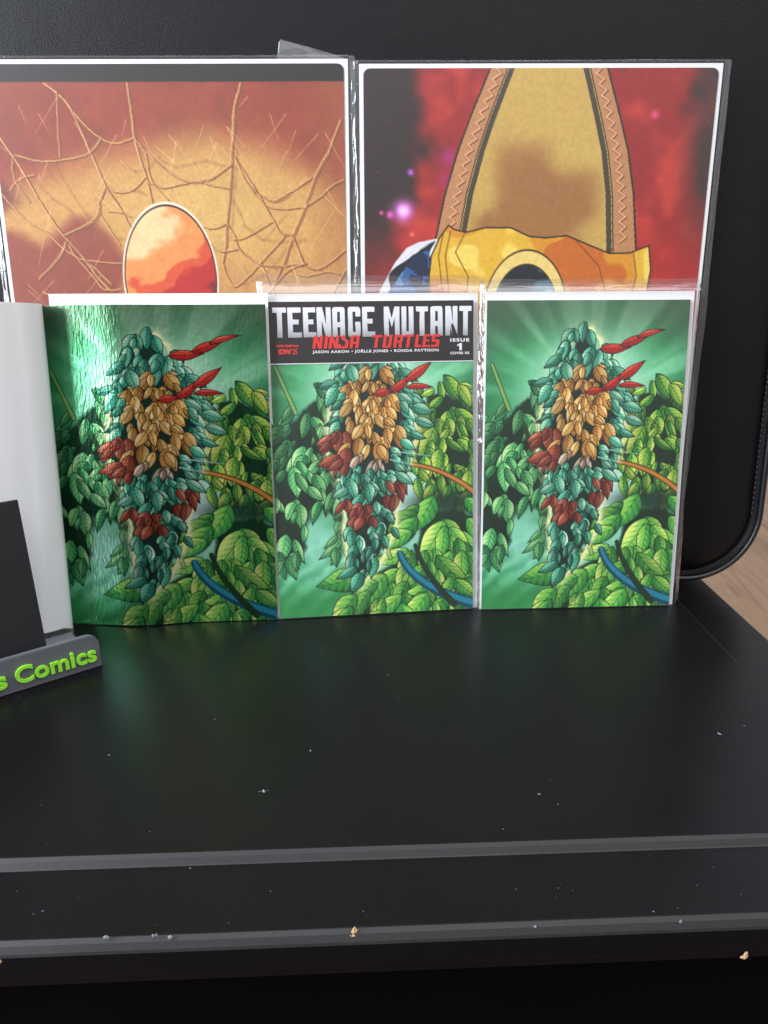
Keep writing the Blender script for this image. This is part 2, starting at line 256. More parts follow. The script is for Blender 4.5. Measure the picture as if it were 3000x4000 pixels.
def art_red():
    """red nebula with pink stars, an ochre tapering tower rising over golden dunes and blue rock"""
    W, H = 460, 345; vm = .75; U, V = np.meshgrid(np.linspace(0, 1, W), np.linspace(0, vm, H))
    n1 = fbm(H, W, 4, 5, 203); n2 = fbm(H, W, 7, 9, 209, 3); n3 = fbm(H, W, 90, 120, 221, 2)
    img = np.zeros((H, W, 3)) + S3(44, 28, 28)
    k = sm(.30, .70, n2 * .7 + n1 * .3 + .34 * sm(.08, .3, U) - .10 + .18 * sm(.2, .6, V) - .42 * sm(.16, .0, U) - .30 * sm(.86, 1, U) * sm(.5, .2, V))
    img = mix(img, S3(150, 32, 32), k); img = mix(img, S3(190, 56, 44), sm(.55, .85, n2 + .2 * V) * k)
    img = mix(img, S3(176, 38, 34), sm(.35, .60, V) * .75 * sm(.0, .25, U + .3 * V)); img = mix(img, S3(70, 46, 40), sm(.90, 1.0, U + .06 * (n2 - .5)) * sm(.6, .25, V) * .8)
    for (x, y, r, c, a) in [(.115, .375, .028, S3(240, 130, 235), 1), (.075, .385, .01, S3(235, 90, 200), .9), (.135, .27, .009, S3(190, 90, 210), .9), (.245, .23, .024, S3(170, 40, 120), .7), (.235, .29, .02, S3(170, 40, 110), .6), (.83, .12, .012, S3(220, 70, 120), .9), (.05, .38, .006, S3(220, 80, 170), .9), (.14, .44, .006, S3(235, 120, 120), .8), (.19, .49, .006, S3(225, 110, 140), .7)]:
        d = np.hypot(U - x, V - y); img = mix(img, c, np.clip(np.exp(-(d / r)**2) * a * 1.2, 0, 1))
        if r > .02 and a == 1: img = mix(img, S3(255, 225, 250), np.exp(-(d / .012)**2))
    rs = np.random.RandomState(8)
    for i in range(60):
        x, y = rs.rand(), rs.rand() * .6; stroke(img, U, V, [(x, y), (x + .001, y)], .0012, .0012, S3(220, 110, 120), .6, 1, .002)
    # tower
    xl = np.interp(V, [0, .12, .216, .33, .45], [.354, .303, .267, .233, .208]); xr = np.interp(V, [0, .12, .216, .33, .5], [.69, .733, .765, .79, .812])
    inn = np.minimum(U - xl, xr - U)
    body = mix(np.zeros((H, W, 3)) + S3(190, 154, 78), S3(206, 172, 92), n1)
    br = np.clip(sum(np.exp(-(((U - x) / w)**4 + ((V - y) / h)**4)) for x, y, w, h in [(.46, .29, .085, .10), (.60, .34, .09, .075), (.50, .42, .14, .06), (.4, .43, .08, .05)]), 0, 1)
    body = mix(body, S3(158, 108, 58), br * sm(.2, .6, n2 + .15)); 
    band = inn < .052 + .04 * V; body = mix(body, S3(186, 132, 86), band * 1.0)
    bw = .052 + .04 * V
    body = mix(body, S3(66, 58, 42), (np.abs(inn - bw - .012) < .008) * 1.0); body = mix(body, S3(72, 56, 40), (np.abs(inn - bw) < .0022) * 1.0)
    body = mix(body, S3(38, 28, 24), (inn < .006) * 1.0)
    img = mix(img, body, (inn > 0) * sm(.52, .50, V))
    for sgn in (0, 1):
        z = []
        for i in range(34):
            y = i * .014; b = .030 + .024 * y + .009 * (1 if i % 2 else -1)
            z.append(((np.interp(y, [0, .12, .216, .33, .45], [.354, .303, .267, .233, .208]) + b) if sgn == 0 else (np.interp(y, [0, .12, .216, .33, .5], [.69, .733, .765, .79, .812]) - b), y))
        stroke(img, U, V, [(x + .002, y + .002) for x, y in z], .0032, .0032, S3(110, 54, 36), 1, 1, .002); stroke(img, U, V, z, .0022, .0022, S3(226, 168, 128), 1, 1, .002)
    # blue rock left, golden dunes
    PB = [(.015, .66), (.05, .59), (.09, .52), (.125, .478), (.16, .462), (.215, .452), (.24, .8), (.015, .8)]
    D = poly_mask(U, V, PB, 0); img = mix(img, S3(222, 222, 230), sm(-.002, .001, D)); img = mix(img, S3(14, 18, 34), sm(.012, .015, D + .012 * np.sin(V * 60)))
    nb = fbm(H, W, 12, 14, 231); c = mix(np.zeros((H, W, 3)) + S3(16, 34, 66), S3(38, 92, 150), sm(.42, .45, nb)); c = mix(c, S3(112, 158, 200), sm(.60, .63, nb)); img = mix(img, c, sm(.026, .030, D + .02 * (n2 - .5)))
    PG = [(.19, .56), (.196, .50), (.22, .45), (.248, .412), (.265, .425), (.30, .432), (.36, .418), (.43, .420), (.49, .445), (.54, .448), (.60, .442), (.66, .465), (.73, .492), (.79, .490), (.846, .470), (.858, .54), (.85, .62), (.82, .8), (.20, .8)]
    D = poly_mask(U, V + .005 * (n2 - .5), PG, 0)
    s = .50 + 1.5 * (fbm(H, W, 6, 7, 245, 2) - .5) + .28 * np.sin(U * 15 + 1.2) - 1.3 * (V - .53)
    c = mix(np.zeros((H, W, 3)) + S3(196, 104, 30), S3(214, 146, 38), sm(.12, .16, s)); c = mix(c, S3(222, 176, 52), sm(.36, .42, s)); c = mix(c, S3(236, 208, 96), sm(.66, .72, s)); c = mix(c, S3(250, 236, 170), sm(.95, 1.1, s))
    for P in ([(.235, .425), (.22, .50), (.235, .62), (.25, .72)], [(.255, .43), (.24, .50), (.255, .62), (.27, .72)], [(.80, .49), (.815, .56), (.79, .66), (.76, .74)], [(.30, .43), (.27, .49), (.31, .56), (.30, .70)], [(.62, .45), (.70, .53), (.73, .62), (.70, .72)]):
        stroke(c, U, V, P, .0018, .0018, S3(110, 62, 22), .8, 1, .002)
    c = mix(c, S3(46, 28, 16), sm(.0055, .0035, D)); img = mix(img, c, sm(-.001, .001, D))
    # a dark pool in the dunes
    X = (U - .484) / .125; Y = (V - .665) / .18; r = np.hypot(X, Y); img = mix(img, S3(60, 34, 20), sm(1.03, 1.01, r)); img = mix(img, S3(232, 204, 120), sm(1.0, .98, r)); img = mix(img, S3(70, 42, 24), sm(.80, .785, r)); c = mix(np.zeros((H, W, 3)) + S3(16, 28, 36), S3(44, 110, 130), sm(.52, .58, n2 + .1 * X)); c = mix(c, S3(190, 214, 214), sm(.70, .74, n2 + .1 * X)); img = mix(img, c, sm(.775, .76, r))
    img = img * (1 + .10 * (n3[..., None] - .5))
    return lin(np.clip(img, 0, 1)) * .98, vm
# ---------------- materials ----------------
def mat(name):
    m = bpy.data.materials.new(name); m.use_nodes = True; nt = m.node_tree; b = nt.nodes['Principled BSDF']; return m, nt, b
def N(nt, t, **k):
    n = nt.nodes.new(t)
    for a, v in k.items():
        if a.startswith('i_'): n.inputs[int(a[2:])].default_value = v
        else: setattr(n, a, v)
    return n
def noise_bump(nt, b, scale, strength, dist=.0005, detail=4, vec=None, stretch=None):
    tc = N(nt, 'ShaderNodeTexCoord'); n = N(nt, 'ShaderNodeTexNoise'); n.inputs['Scale'].default_value = scale; n.inputs['Detail'].default_value = detail
    src = tc.outputs['Object']
    if stretch:
        mp = N(nt, 'ShaderNodeMapping'); mp.inputs['Scale'].default_value = stretch; nt.links.new(src, mp.inputs[0]); src = mp.outputs[0]
    nt.links.new(src, n.inputs['Vector']); bp = N(nt, 'ShaderNodeBump'); bp.inputs['Strength'].default_value = strength; bp.inputs['Distance'].default_value = dist
    nt.links.new(n.outputs[0], bp.inputs['Height']); nt.links.new(bp.outputs[0], b.inputs['Normal']); return n, tc, bp
def plain(name, col, rough=.5, spec=.5, metal=0, bump=None):
    m, nt, b = mat(name); b.inputs['Base Color'].default_value = (*col, 1); b.inputs['Roughness'].default_value = rough
    b.inputs['Specular IOR Level'].default_value = spec; b.inputs['Metallic'].default_value = metal
    if bump: noise_bump(nt, b, *bump)
    return m
def ramp(nt, fac, stops):
    r = N(nt, 'ShaderNodeValToRGB'); e = r.color_ramp.elements
    e[0].position, e[0].color = stops[0][0], (*stops[0][1], 1); e[1].position, e[1].color = stops[-1][0], (*stops[-1][1], 1)
    for p, c in stops[1:-1]: x = e.new(p); x.color = (*c, 1)
    nt.links.new(fac, r.inputs[0]); return r
def ink_mat(name, rough=.42, metal=0., bump=None, coat=0, rnoise=None):
    m, nt, b = mat(name); a = N(nt, 'ShaderNodeAttribute', attribute_name='ink'); nt.links.new(a.outputs['Color'], b.inputs['Base Color'])
    b.inputs['Roughness'].default_value = rough; b.inputs['Metallic'].default_value = metal; b.inputs['Coat Weight'].default_value = coat; b.inputs['Coat Roughness'].default_value = .2
    if bump: noise_bump(nt, b, *bump)
    return m
M_ink = ink_mat('printed_cover_paper', .5, 0, (900, .05, .0001))
# metallic foil stock: fine vertical streaky relief
M_foil, nt, b = mat('foil_cover_stock'); a = N(nt, 'ShaderNodeAttribute', attribute_name='ink')
g = N(nt, 'ShaderNodeGamma'); g.inputs[1].default_value = .85; nt.links.new(a.outputs['Color'], g.inputs[0]); nt.links.new(g.outputs[0], b.inputs['Base Color'])
b.inputs['Metallic'].default_value = .82; b.inputs['Roughness'].default_value = .25
noise_bump(nt, b, 1.0, .48, .0007, 3, stretch=(520, 520, 150))
# white coated page
M_page, nt, b = mat('white_coated_page'); b.inputs['Base Color'].default_value = (.90, .91, .93, 1); b.inputs['Roughness'].default_value = .26
noise_bump(nt, b, 1.0, .22, .001, 2, stretch=(60, 60, 14))
M_board = plain('white_backing_board', (.84, .85, .88), .6, .3, 0, (700, .08, .0002))
M_pages = plain('page_block_edges', (.62, .58, .52), .8, .2, 0, (2500, .3, .0003))
def film(name, rough, k, bscale, bstr, stretch, veil=.03):
    m = bpy.data.materials.new(name); m.use_nodes = True; nt = m.node_tree; nt.nodes.clear()
    out = N(nt, 'ShaderNodeOutputMaterial'); mx = N(nt, 'ShaderNodeMixShader'); tr = N(nt, 'ShaderNodeBsdfTransparent'); gl = N(nt, 'ShaderNodeBsdfGlossy'); gl.inputs['Roughness'].default_value = rough
    tr.inputs[0].default_value = (.985, .985, .985, 1)
    lw = N(nt, 'ShaderNodeFresnel'); gm = N(nt, 'ShaderNodeNewGeometry'); io = N(nt, 'ShaderNodeMapRange'); io.inputs[3].default_value = 1.49; io.inputs[4].default_value = 1 / 1.49; nt.links.new(gm.outputs['Backfacing'], io.inputs[0]); nt.links.new(io.outputs[0], lw.inputs[0]); mu = N(nt, 'ShaderNodeMath', operation='MULTIPLY'); mu.inputs[1].default_value = k; mu.use_clamp = True
    tc = N(nt, 'ShaderNodeTexCoord'); mp = N(nt, 'ShaderNodeMapping'); mp.inputs['Scale'].default_value = stretch; n = N(nt, 'ShaderNodeTexNoise'); n.inputs['Scale'].default_value = bscale; n.inputs['Detail'].default_value = 3
    bp = N(nt, 'ShaderNodeBump'); bp.inputs['Strength'].default_value = bstr; bp.inputs['Distance'].default_value = .002
    L = nt.links.new; L(tc.outputs['Object'], mp.inputs[0]); L(mp.outputs[0], n.inputs['Vector']); L(n.outputs[0], bp.inputs['Height']); L(bp.outputs[0], gl.inputs['Normal']); L(bp.outputs[0], lw.inputs['Normal'])
    df = N(nt, 'ShaderNodeBsdfDiffuse'); df.inputs[0].default_value = (.9, .9, .95, 1); m2 = N(nt, 'ShaderNodeMixShader'); m2.inputs[0].default_value = veil
    L(tr.outputs[0], m2.inputs[1]); L(df.outputs[0], m2.inputs[2])
    L(lw.outputs[0], mu.inputs[0]); L(mu.outputs[0], mx.inputs[0]); L(m2.outputs[0], mx.inputs[1]); L(gl.outputs[0], mx.inputs[2]); L(mx.outputs[0], out.inputs[0]); return m
M_film = film('clear_plastic_film', .09, 1.3, 1.0, .10, (14, 14, 7), .012)
M_fold = film('creased_plastic_film', .08, 3.4, 1.0, .30, (130, 130, 12), .07)
M_tape = film('clear_tape', .22, 1.6, 1.0, .4, (60, 60, 60), .10)
# black satin painted table
def table_mat(name, base, r0, r1, spec=.4):
    m, nt, b = mat(name); b.inputs['Specular IOR Level'].default_value = spec; tc = N(nt, 'ShaderNodeTexCoord')
    n = N(nt, 'ShaderNodeTexNoise'); n.inputs['Scale'].default_value = 11; n.inputs['Detail'].default_value = 8; n.inputs['Distortion'].default_value = .8
    nt.links.new(tc.outputs['Object'], n.inputs['Vector'])
    r = ramp(nt, n.outputs[0], [(.3, (r0,) * 3), (.7, (r1,) * 3)]); nt.links.new(r.outputs[0], b.inputs['Roughness'])
    n2 = N(nt, 'ShaderNodeTexNoise'); n2.inputs['Scale'].default_value = 1500; n2.inputs['Detail'].default_value = 2; nt.links.new(tc.outputs['Object'], n2.inputs['Vector'])
    n3 = N(nt, 'ShaderNodeTexNoise'); n3.inputs['Scale'].default_value = 90; n3.inputs['Detail'].default_value = 5; nt.links.new(tc.outputs['Object'], n3.inputs['Vector'])
    c = ramp(nt, n2.outputs[0], [(.35, tuple(x * .75 for x in base)), (.75, tuple(x * 1.7 for x in base))]); nt.links.new(c.outputs[0], b.inputs['Base Color'])
    ad = N(nt, 'ShaderNodeMath', operation='MULTIPLY_ADD'); ad.inputs[1].default_value = .25; nt.links.new(n3.outputs[0], ad.inputs[0]); nt.links.new(n2.outputs[0], ad.inputs[2])
    bp = N(nt, 'ShaderNodeBump'); bp.inputs['Strength'].default_value = .35; bp.inputs['Distance'].default_value = .00015; nt.links.new(ad.outputs[0], bp.inputs['Height']); nt.links.new(bp.outputs[0], b.inputs['Normal'])
    return m
M_table = table_mat('black_satin_paint', (.0048, .0046, .0052), .27, .36, .16)
M_fascia = table_mat('black_fascia_paint', (.0035, .0033, .0045), .45, .55, .05)
M_edge = table_mat('black_edge_highlight_paint', (.0095, .009, .0105), .42, .5, .45)  # table black with a lifted base: light caught by the bevels, put into colour
M_apron = table_mat('black_apron_paint', (.0012, .0012, .0016), .6, .7, .02)
M_chip = plain('bare_fibreboard', (.50, .33, .19), .9, .1, 0, (900, .6, .0006))
M_scuff = plain('scuffed_paint', (.16, .17, .20), .6, .4, 0, (900, .5, .0004))
M_dust = plain('dust_flecks', (.26, .26, .28), .9, .1)
# leather
M_lea, nt, b = mat('black_grained_leather'); tc = N(nt, 'ShaderNodeTexCoord')
vo = N(nt, 'ShaderNodeTexVoronoi', feature='DISTANCE_TO_EDGE'); vo.inputs['Scale'].default_value = 620; no = N(nt, 'ShaderNodeTexNoise'); no.inputs['Scale'].default_value = 26; no.inputs['Detail'].default_value = 7
nt.links.new(tc.outputs['Object'], vo.inputs['Vector']); nt.links.new(tc.outputs['Object'], no.inputs['Vector'])
ma = N(nt, 'ShaderNodeMath', operation='MULTIPLY_ADD'); ma.inputs[1].default_value = .5; nt.links.new(vo.outputs[0], ma.inputs[0]); nt.links.new(no.outputs[0], ma.inputs[2])
bp = N(nt, 'ShaderNodeBump'); bp.inputs['Strength'].default_value = .35; bp.inputs['Distance'].default_value = .0014; nt.links.new(ma.outputs[0], bp.inputs['Height']); nt.links.new(bp.outputs[0], b.inputs['Normal'])
b.inputs['Base Color'].default_value = (.0055, .0056, .0072, 1); b.inputs['Roughness'].default_value = .44; b.inputs['Specular IOR Level'].default_value = .22
M_pipe = plain('black_piping_leather', (.010, .011, .016), .33, .6, 0, (500, .3, .0006))
M_thread = plain('grey_stitch_thread', (.07, .075, .09), .6, .4)
# stand plastic
M_grey, nt, b = mat('grey_printed_plastic'); b.inputs['Base Color'].default_value = (.125, .13, .15, 1); b.inputs['Roughness'].default_value = .42
tc = N(nt, 'ShaderNodeTexCoord'); wv = N(nt, 'ShaderNodeTexWave', bands_direction='Z'); wv.inputs['Scale'].default_value = 1100; wv.inputs['Distortion'].default_value = .6; nt.links.new(tc.outputs['Object'], wv.inputs['Vector'])
bp = N(nt, 'ShaderNodeBump'); bp.inputs['Strength'].default_value = .35; bp.inputs['Distance'].default_value = .00025; nt.links.new(wv.outputs[0], bp.inputs['Height']); nt.links.new(bp.outputs[0], b.inputs['Normal'])
M_black = plain('black_printed_plastic', (.016, .016, .019), .5, .45, 0, (1200, .25, .0003))
M_green = plain('lime_green_plastic', (.33, .86, .05), .35, .5)
# wood floor
M_wood, nt, b = mat('pale_wood_laminate'); tc = N(nt, 'ShaderNodeTexCoord'); mp = N(nt, 'ShaderNodeMapping'); mp.inputs['Scale'].default_value = (34, 3.0, 1)
nw = N(nt, 'ShaderNodeTexNoise'); nw.inputs['Scale'].default_value = 1; nw.inputs['Detail'].default_value = 8; nw.inputs['Distortion'].default_value = 1.1
nt.links.new(tc.outputs['Object'], mp.inputs[0]); nt.links.new(mp.outputs[0], nw.inputs['Vector'])
r = ramp(nt, nw.outputs[0], [(.25, (.17, .088, .042)), (.45, (.26, .145, .075)), (.56, (.31, .185, .10)), (.75, (.24, .13, .066))]); nt.links.new(r.outputs[0], b.inputs['Base Color']); b.inputs['Roughness'].default_value = .45
# lettering
M_red = plain('red_print', (.70, .035, .03), .45, .4)
M_white = plain('white_print', (.80, .80, .84), .45, .4)
M_hdr = plain('black_print', (.020, .016, .018), .45, .4)
M_title, nt, b = mat('silver_graded_title_print'); tc = N(nt, 'ShaderNodeTexCoord'); sp = N(nt, 'ShaderNodeSeparateXYZ'); nt.links.new(tc.outputs['Object'], sp.inputs[0])
mr = N(nt, 'ShaderNodeMapRange'); mr.inputs[1].default_value = .230; mr.inputs[2].default_value = .252; nt.links.new(sp.outputs[2], mr.inputs[0])
r = ramp(nt, mr.outputs[0], [(0, (.24, .24, .26)), (.45, (.62, .63, .67)), (1, (.82, .83, .88))]); nt.links.new(r.outputs[0], b.inputs['Base Color']); b.inputs['Roughness'].default_value = .4

# ---------------- object helpers ----------------
def link(name, me, parent=None, m=None):
    o = bpy.data.objects.new(name, me); sc.collection.objects.link(o)
    if parent: o.parent = parent
    if m and me: me.materials.append(m)
    return o
def tag(o, label=None, cat=None, group=None, kind=None):
    for k, v in (('label', label), ('category', cat), ('group', group), ('kind', kind)):
        if v: o[k] = v
    return o
def empty(name, loc_mm, rz=0, lean=0):
    o = bpy.data.objects.new(name, None); sc.collection.objects.link(o); o.empty_display_size = .02
    o.location = Vector(loc_mm) * MM; o.rotation_euler = (-lean, 0, rz); return o
def mesh(name, vs, fs, parent=None, m=None, smooth=False):
    me = bpy.data.meshes.new(name); me.from_pydata([tuple(c * MM for c in v) for v in vs], [], fs); me.update()
    if smooth: me.polygons.foreach_set('use_smooth', [True] * len(me.polygons))
    return link(name, me, parent, m)
def box(name, x0, x1, y0, y1, z0, z1, parent=None, m=None, bev=0, seg=2):
    vs = [(x, y, z) for z in (z0, z1) for y in (y0, y1) for x in (x0, x1)]
    fs = [(0, 2, 3, 1), (4, 5, 7, 6), (0, 1, 5, 4), (2, 6, 7, 3), (0, 4, 6, 2), (1, 3, 7, 5)]
    o = mesh(name, vs, fs, parent, m)
    if bev:
        bm = bmesh.new(); bm.from_mesh(o.data); bmesh.ops.bevel(bm, geom=bm.edges[:], offset=bev * MM, segments=seg, affect='EDGES', profile=.5); bm.to_mesh(o.data); bm.free()
    return o
def grid(name, X, Y, Z, col=None, parent=None, m=None, smooth=True):
    """X,Y,Z arrays (rows, cols) in mm, optional linear colour (rows, cols, 3) as the ink attribute"""
    h, w_ = X.shape; me = bpy.data.meshes.new(name)
    co = np.stack([X, Y, Z], -1).reshape(-1, 3) * MM
    i = np.arange(h * w_).reshape(h, w_); q = np.stack([i[:-1, :-1], i[1:, :-1], i[1:, 1:], i[:-1, 1:]], -1).reshape(-1, 4)
    me.vertices.add(len(co)); me.vertices.foreach_set('co', co.astype(np.float32).ravel())
    me.loops.add(q.size); me.loops.foreach_set('vertex_index', q.astype(np.int32).ravel())
    me.polygons.add(len(q)); me.polygons.foreach_set('loop_start', (np.arange(len(q)) * 4).astype(np.int32)); me.polygons.foreach_set('loop_total', np.full(len(q), 4, np.int32))
    if smooth: me.polygons.foreach_set('use_smooth', np.ones(len(q), bool))
    me.update(calc_edges=True)
    if col is not None:
        at = me.color_attributes.new('ink', 'FLOAT_COLOR', 'POINT'); c = np.concatenate([col, np.ones(col.shape[:2] + (1,))], -1)
        at.data.foreach_set('color', c.astype(np.float32).ravel())
    return link(name, me, parent, m)
def rounded(w0, w1, z0, z1, r, n=10, rs=(1, 1, 1, 1)):
    o = []
    for k, (cx, cz, a0) in enumerate([(w1, z1, 0), (w0, z1, 90), (w0, z0, 180), (w1, z0, 270)]):
        rr = r * rs[k]; sx = -1 if k in (0, 3) else 1; sz = -1 if k < 2 else 1
        for i in range(n + 1):
            a = math.radians(a0 + 90 * i / n); o.append((cx + sx * rr + rr * math.cos(a), cz + sz * rr + rr * math.sin(a)))
    return o
def tess(polys):
    """polys: list of (outer, holes) in 2D -> verts, tris"""
    vs, fs = [], []
    for outer, holes in polys:
        loops = [[Vector((x, y, 0)) for x, y in l] for l in [outer] + holes]; t = tessellate_polygon(loops); flat = [p for l in loops for p in l]; o = len(vs)
        vs += [(p.x, p.y) for p in flat]
        for a, b_, c in t:
            n = (flat[b_] - flat[a]).cross(flat[c] - flat[a]).z
            fs.append((o + a, o + b_, o + c) if n > 0 else (o + a, o + c, o + b_))
    return vs, fs
def font_mesh(name, text, size, parent, m, x, z, y, align='LEFT', offset=0, extrude=0, space=1.0, sx=1.0, bevel=0):
    c = bpy.data.curves.new(name, 'FONT'); c.body = text; c.size = size * MM; c.align_x = align; c.offset = offset * MM; c.extrude = extrude * MM; c.space_character = space; c.bevel_depth = bevel * MM; c.resolution_u = 6
    t = bpy.data.objects.new('tmp', c); sc.collection.objects.link(t); bpy.context.view_layer.update()
    me = bpy.data.meshes.new_from_object(t.evaluated_get(bpy.context.evaluated_depsgraph_get())); bpy.data.objects.remove(t)
    me.transform(Matrix.Translation((x * MM, y * MM, z * MM)) @ Matrix.Rotation(math.pi / 2, 4, 'X') @ Matrix.Diagonal((sx, 1, 1, 1)))
    me.name = name; me.materials.clear(); return link(name, me, parent, m)

# ---------------- setting ----------------
fl = mesh('floor', [(-2500, -800, -520), (2500, -800, -520), (2500, 3500, -520), (-2500, 3500, -520)], [(0, 1, 2, 3)], None, M_wood); tag(fl, kind='structure')
# the floor boards' long joints
TR = .0423
table = empty('table', (0, 0, 0), TR)
tag(table, 'black satin table with a chipped front edge, carrying all the comics', 'table')
def ringloops(name, loops, parent, m, cap=True):
    vs, fs = [], []
    for (x0, x1, y0, y1, z) in loops: vs += [(x0, y0, z), (x1, y0, z), (x1, y1, z), (x0, y1, z)]
    for k in range(len(loops) - 1):
        for i in range(4): a = k * 4 + i; b_ = k * 4 + (i + 1) % 4; fs.append((a, a + 4, b_ + 4, b_))
    if cap: fs.append((0, 1, 2, 3))
    return mesh(name, vs, fs, parent, m)
def RL(o, z): return (-640 - o, 287.5 + o, 318 - o, 706 + o, z)
ringloops('centre_panel', [RL(0, 0), RL(.6, -.15)], table, M_table)
ringloops('panel_bevel', [RL(.6, -.15), RL(2.4, -1.6), RL(4.6, -4.2), RL(5.2, -4.6)], table, M_edge, False)
ringloops('border', [RL(5.2, -4.6), RL(46.2, -4.6), RL(46.6, -4.8)], table, M_table, False)
ringloops('border_bevel', [RL(46.6, -4.8), RL(48.6, -6.2), RL(50.6, -8.8), RL(51.2, -10)], table, M_edge, False)
ringloops('fascia', [RL(51.2, -10), RL(51.6, -20.6), RL(51.2, -21), RL(51.0, -24), RL(49.6, -24.6), RL(49.4, -29), RL(46, -29.6), RL(20, -29.6)], table, M_fascia, False)
ringloops('apron', [RL(30, -29.8), RL(30, -250)], table, M_apron, False)
for lx, ly in ((-655, 310), (292, 310), (292, 700), (-655, 700)): box('leg', lx - 22, lx + 22, ly - 22, ly + 22, -519, -29.9, table, M_apron, 1)
# chips and scuffs on the edges, small lumpy flakes
rnd = random.Random(3)
def flake(name, p, sx, sz, m, parent, sy=.6, n=9, seed=0):
    r = random.Random(seed); vs = [(p[0], p[1] - sy, p[2])]; fs = []
    for i in range(n):
        a = 2 * math.pi * i / n; k = .6 + .6 * r.random(); vs.append((p[0] + sx * k * math.cos(a), p[1] + .15, p[2] + sz * k * math.sin(a)))
    for i in range(n): vs.append((vs[1 + i][0] * .4 + p[0] * .6 + r.uniform(-.3, .3) * sx, p[1] - sy * (.6 + .5 * r.random()), vs[1 + i][2] * .4 + p[2] * .6 + r.uniform(-.2, .2) * sz))
    for i in range(n):
        j = (i + 1) % n; fs.append((1 + i, 1 + j, 1 + n + j, 1 + n + i)); fs.append((1 + n + i, 1 + n + j, 0))
    return mesh(name, vs, fs, parent, m)
def ray(px, py):
    return (F + RR * ((px - 1500) / FPX) - UU * ((py - 2000) / FPX))
def to_tab(px, py, z=None, v=None):
    """pixel of the photograph -> table-frame point on height z, or on the front plane y=v"""
    d = ray(px, py); c, s = math.cos(TR), math.sin(TR)
    dl = Vector((d.x * c + d.y * s, -d.x * s + d.y * c, d.z)); t = (z - CAMH) / dl.z if z is not None else v / dl.y
    return (dl.x * t, dl.y * t, CAMH + dl.z * t)
for px, py, sx, sz, mm_ in [(1384, 3636, 1.5, 2.6, M_chip), (1378, 3656, 2.2, 1.3, M_chip), (665, 3662, 1.6, 1.5, M_scuff), (415, 3662, 1.6, 1.5, M_scuff), (600, 3656, .8, 1.0, M_scuff), (612, 3654, .6, 1.0, M_scuff), (2090, 3620, .9, 1.0, M_scuff), (2660, 3600, .8, 1.4, M_scuff)]:
    p = to_tab(px, py, v=269.2); flake('chip' if mm_ is M_chip else 'scuff', (p[0], p[1], p[2]), sx, sz, mm_, table, .5, 9, int(px))
for px, py, sx, sz in [(2906, 3736, 2.4, 1.6), (2910, 3722, 1.1, 1.7), (327, 3816, 1.0, .8), (2, 3750, 1.3, 2.0)]:
    p = to_tab(px, py, v=267.6); flake('chip', (p[0], 266.9 if py < 3760 else 267.6, p[2]), sx, sz, M_chip, table, .5, 8, int(px))
# dust flecks: uncountable
vs, fs = [], []
def fleck(x, y, z, s):
    a = rnd.random() * 3.14; k = s * (1 + 1.6 * rnd.random() ** 3); ca, sa = math.cos(a), math.sin(a); o = len(vs)
    for u, v_, h in ((-1, -.4, 0), (1, -.3, 0), (.8, .4, 0), (-.7, .5, 0), (0, 0, .5)): vs.append((x + k * (u * ca - v_ * sa), y + k * (u * sa + v_ * ca), z + s * h))
    fs.extend([(o, o + 1, o + 4), (o + 1, o + 2, o + 4), (o + 2, o + 3, o + 4), (o + 3, o, o + 4)])
for _ in range(90):
    y = 318 + 300 * rnd.random() ** 1.4; fleck(rnd.uniform(-260, 280), y, .05, rnd.choice([.10, .12, .15, .22]))
for _ in range(40): fleck(rnd.uniform(-220, 240), rnd.uniform(273, 312), -4.55, rnd.choice([.10, .12, .16, .22]))
for px, py, s in [(1213, 2932, .5), (2106, 3102, .4), (1966, 3238, .5), (1030, 3090, .6), (2180, 3142, .5), (838, 2810, .45), (1255, 2545, .35), (2810, 2866, .6), (2907, 2835, .35), (425, 2950, .4)]:
    p = to_tab(px, py, 0); fleck(p[0], p[1], .05, s)
o = mesh('dust', vs, fs, table, M_dust); o['kind'] = 'stuff'
# a short pale scratch
p = to_tab(1030, 3090, 0); mesh('scratch', [(p[0] - 3, p[1] - .5, .06), (p[0] + 3, p[1] + .3, .06), (p[0] + 3, p[1] + .5, .06), (p[0] - 3, p[1] - .2, .06)], [(0, 1, 2, 3)], table, M_scuff)

# ---------------- leather backrest ----------------
back = empty('leather_backrest', (0, 654, 0), 0, .085)
tag(back, 'black padded leather backrest with stitched piping and a rounded corner, upright behind the comics', 'backrest')
def outline(off, n=16): return rounded(-760 + off, 350 - off, 1.0 + off, 640 - off, max(4, 66 - off), n)
def lofted(name, rings, parent, m, cap=True):
    vs, fs = [], []; n = len(rings[0][0])
    for pts, y in rings: vs += [(x, y, z) for x, z in pts]
    for k in range(len(rings) - 1):
        for i in range(n): j = (i + 1) % n; fs.append((k * n + i, (k + 1) * n + i, (k + 1) * n + j, k * n + j))
    if cap: fs.append(tuple(range((len(rings) - 1) * n, len(rings) * n)))
    o = mesh(name, vs, fs, parent, m, True)
    bm = bmesh.new(); bm.from_mesh(o.data); bmesh.ops.recalc_face_normals(bm, faces=bm.faces[:]); big = max(bm.faces, key=lambda f: len(f.verts)); big.smooth = False
    if (big.normal.y > 0) == (rings[-1][1] < rings[0][1]): bmesh.ops.reverse_faces(bm, faces=bm.faces[:])
    bm.to_mesh(o.data); bm.free(); return o
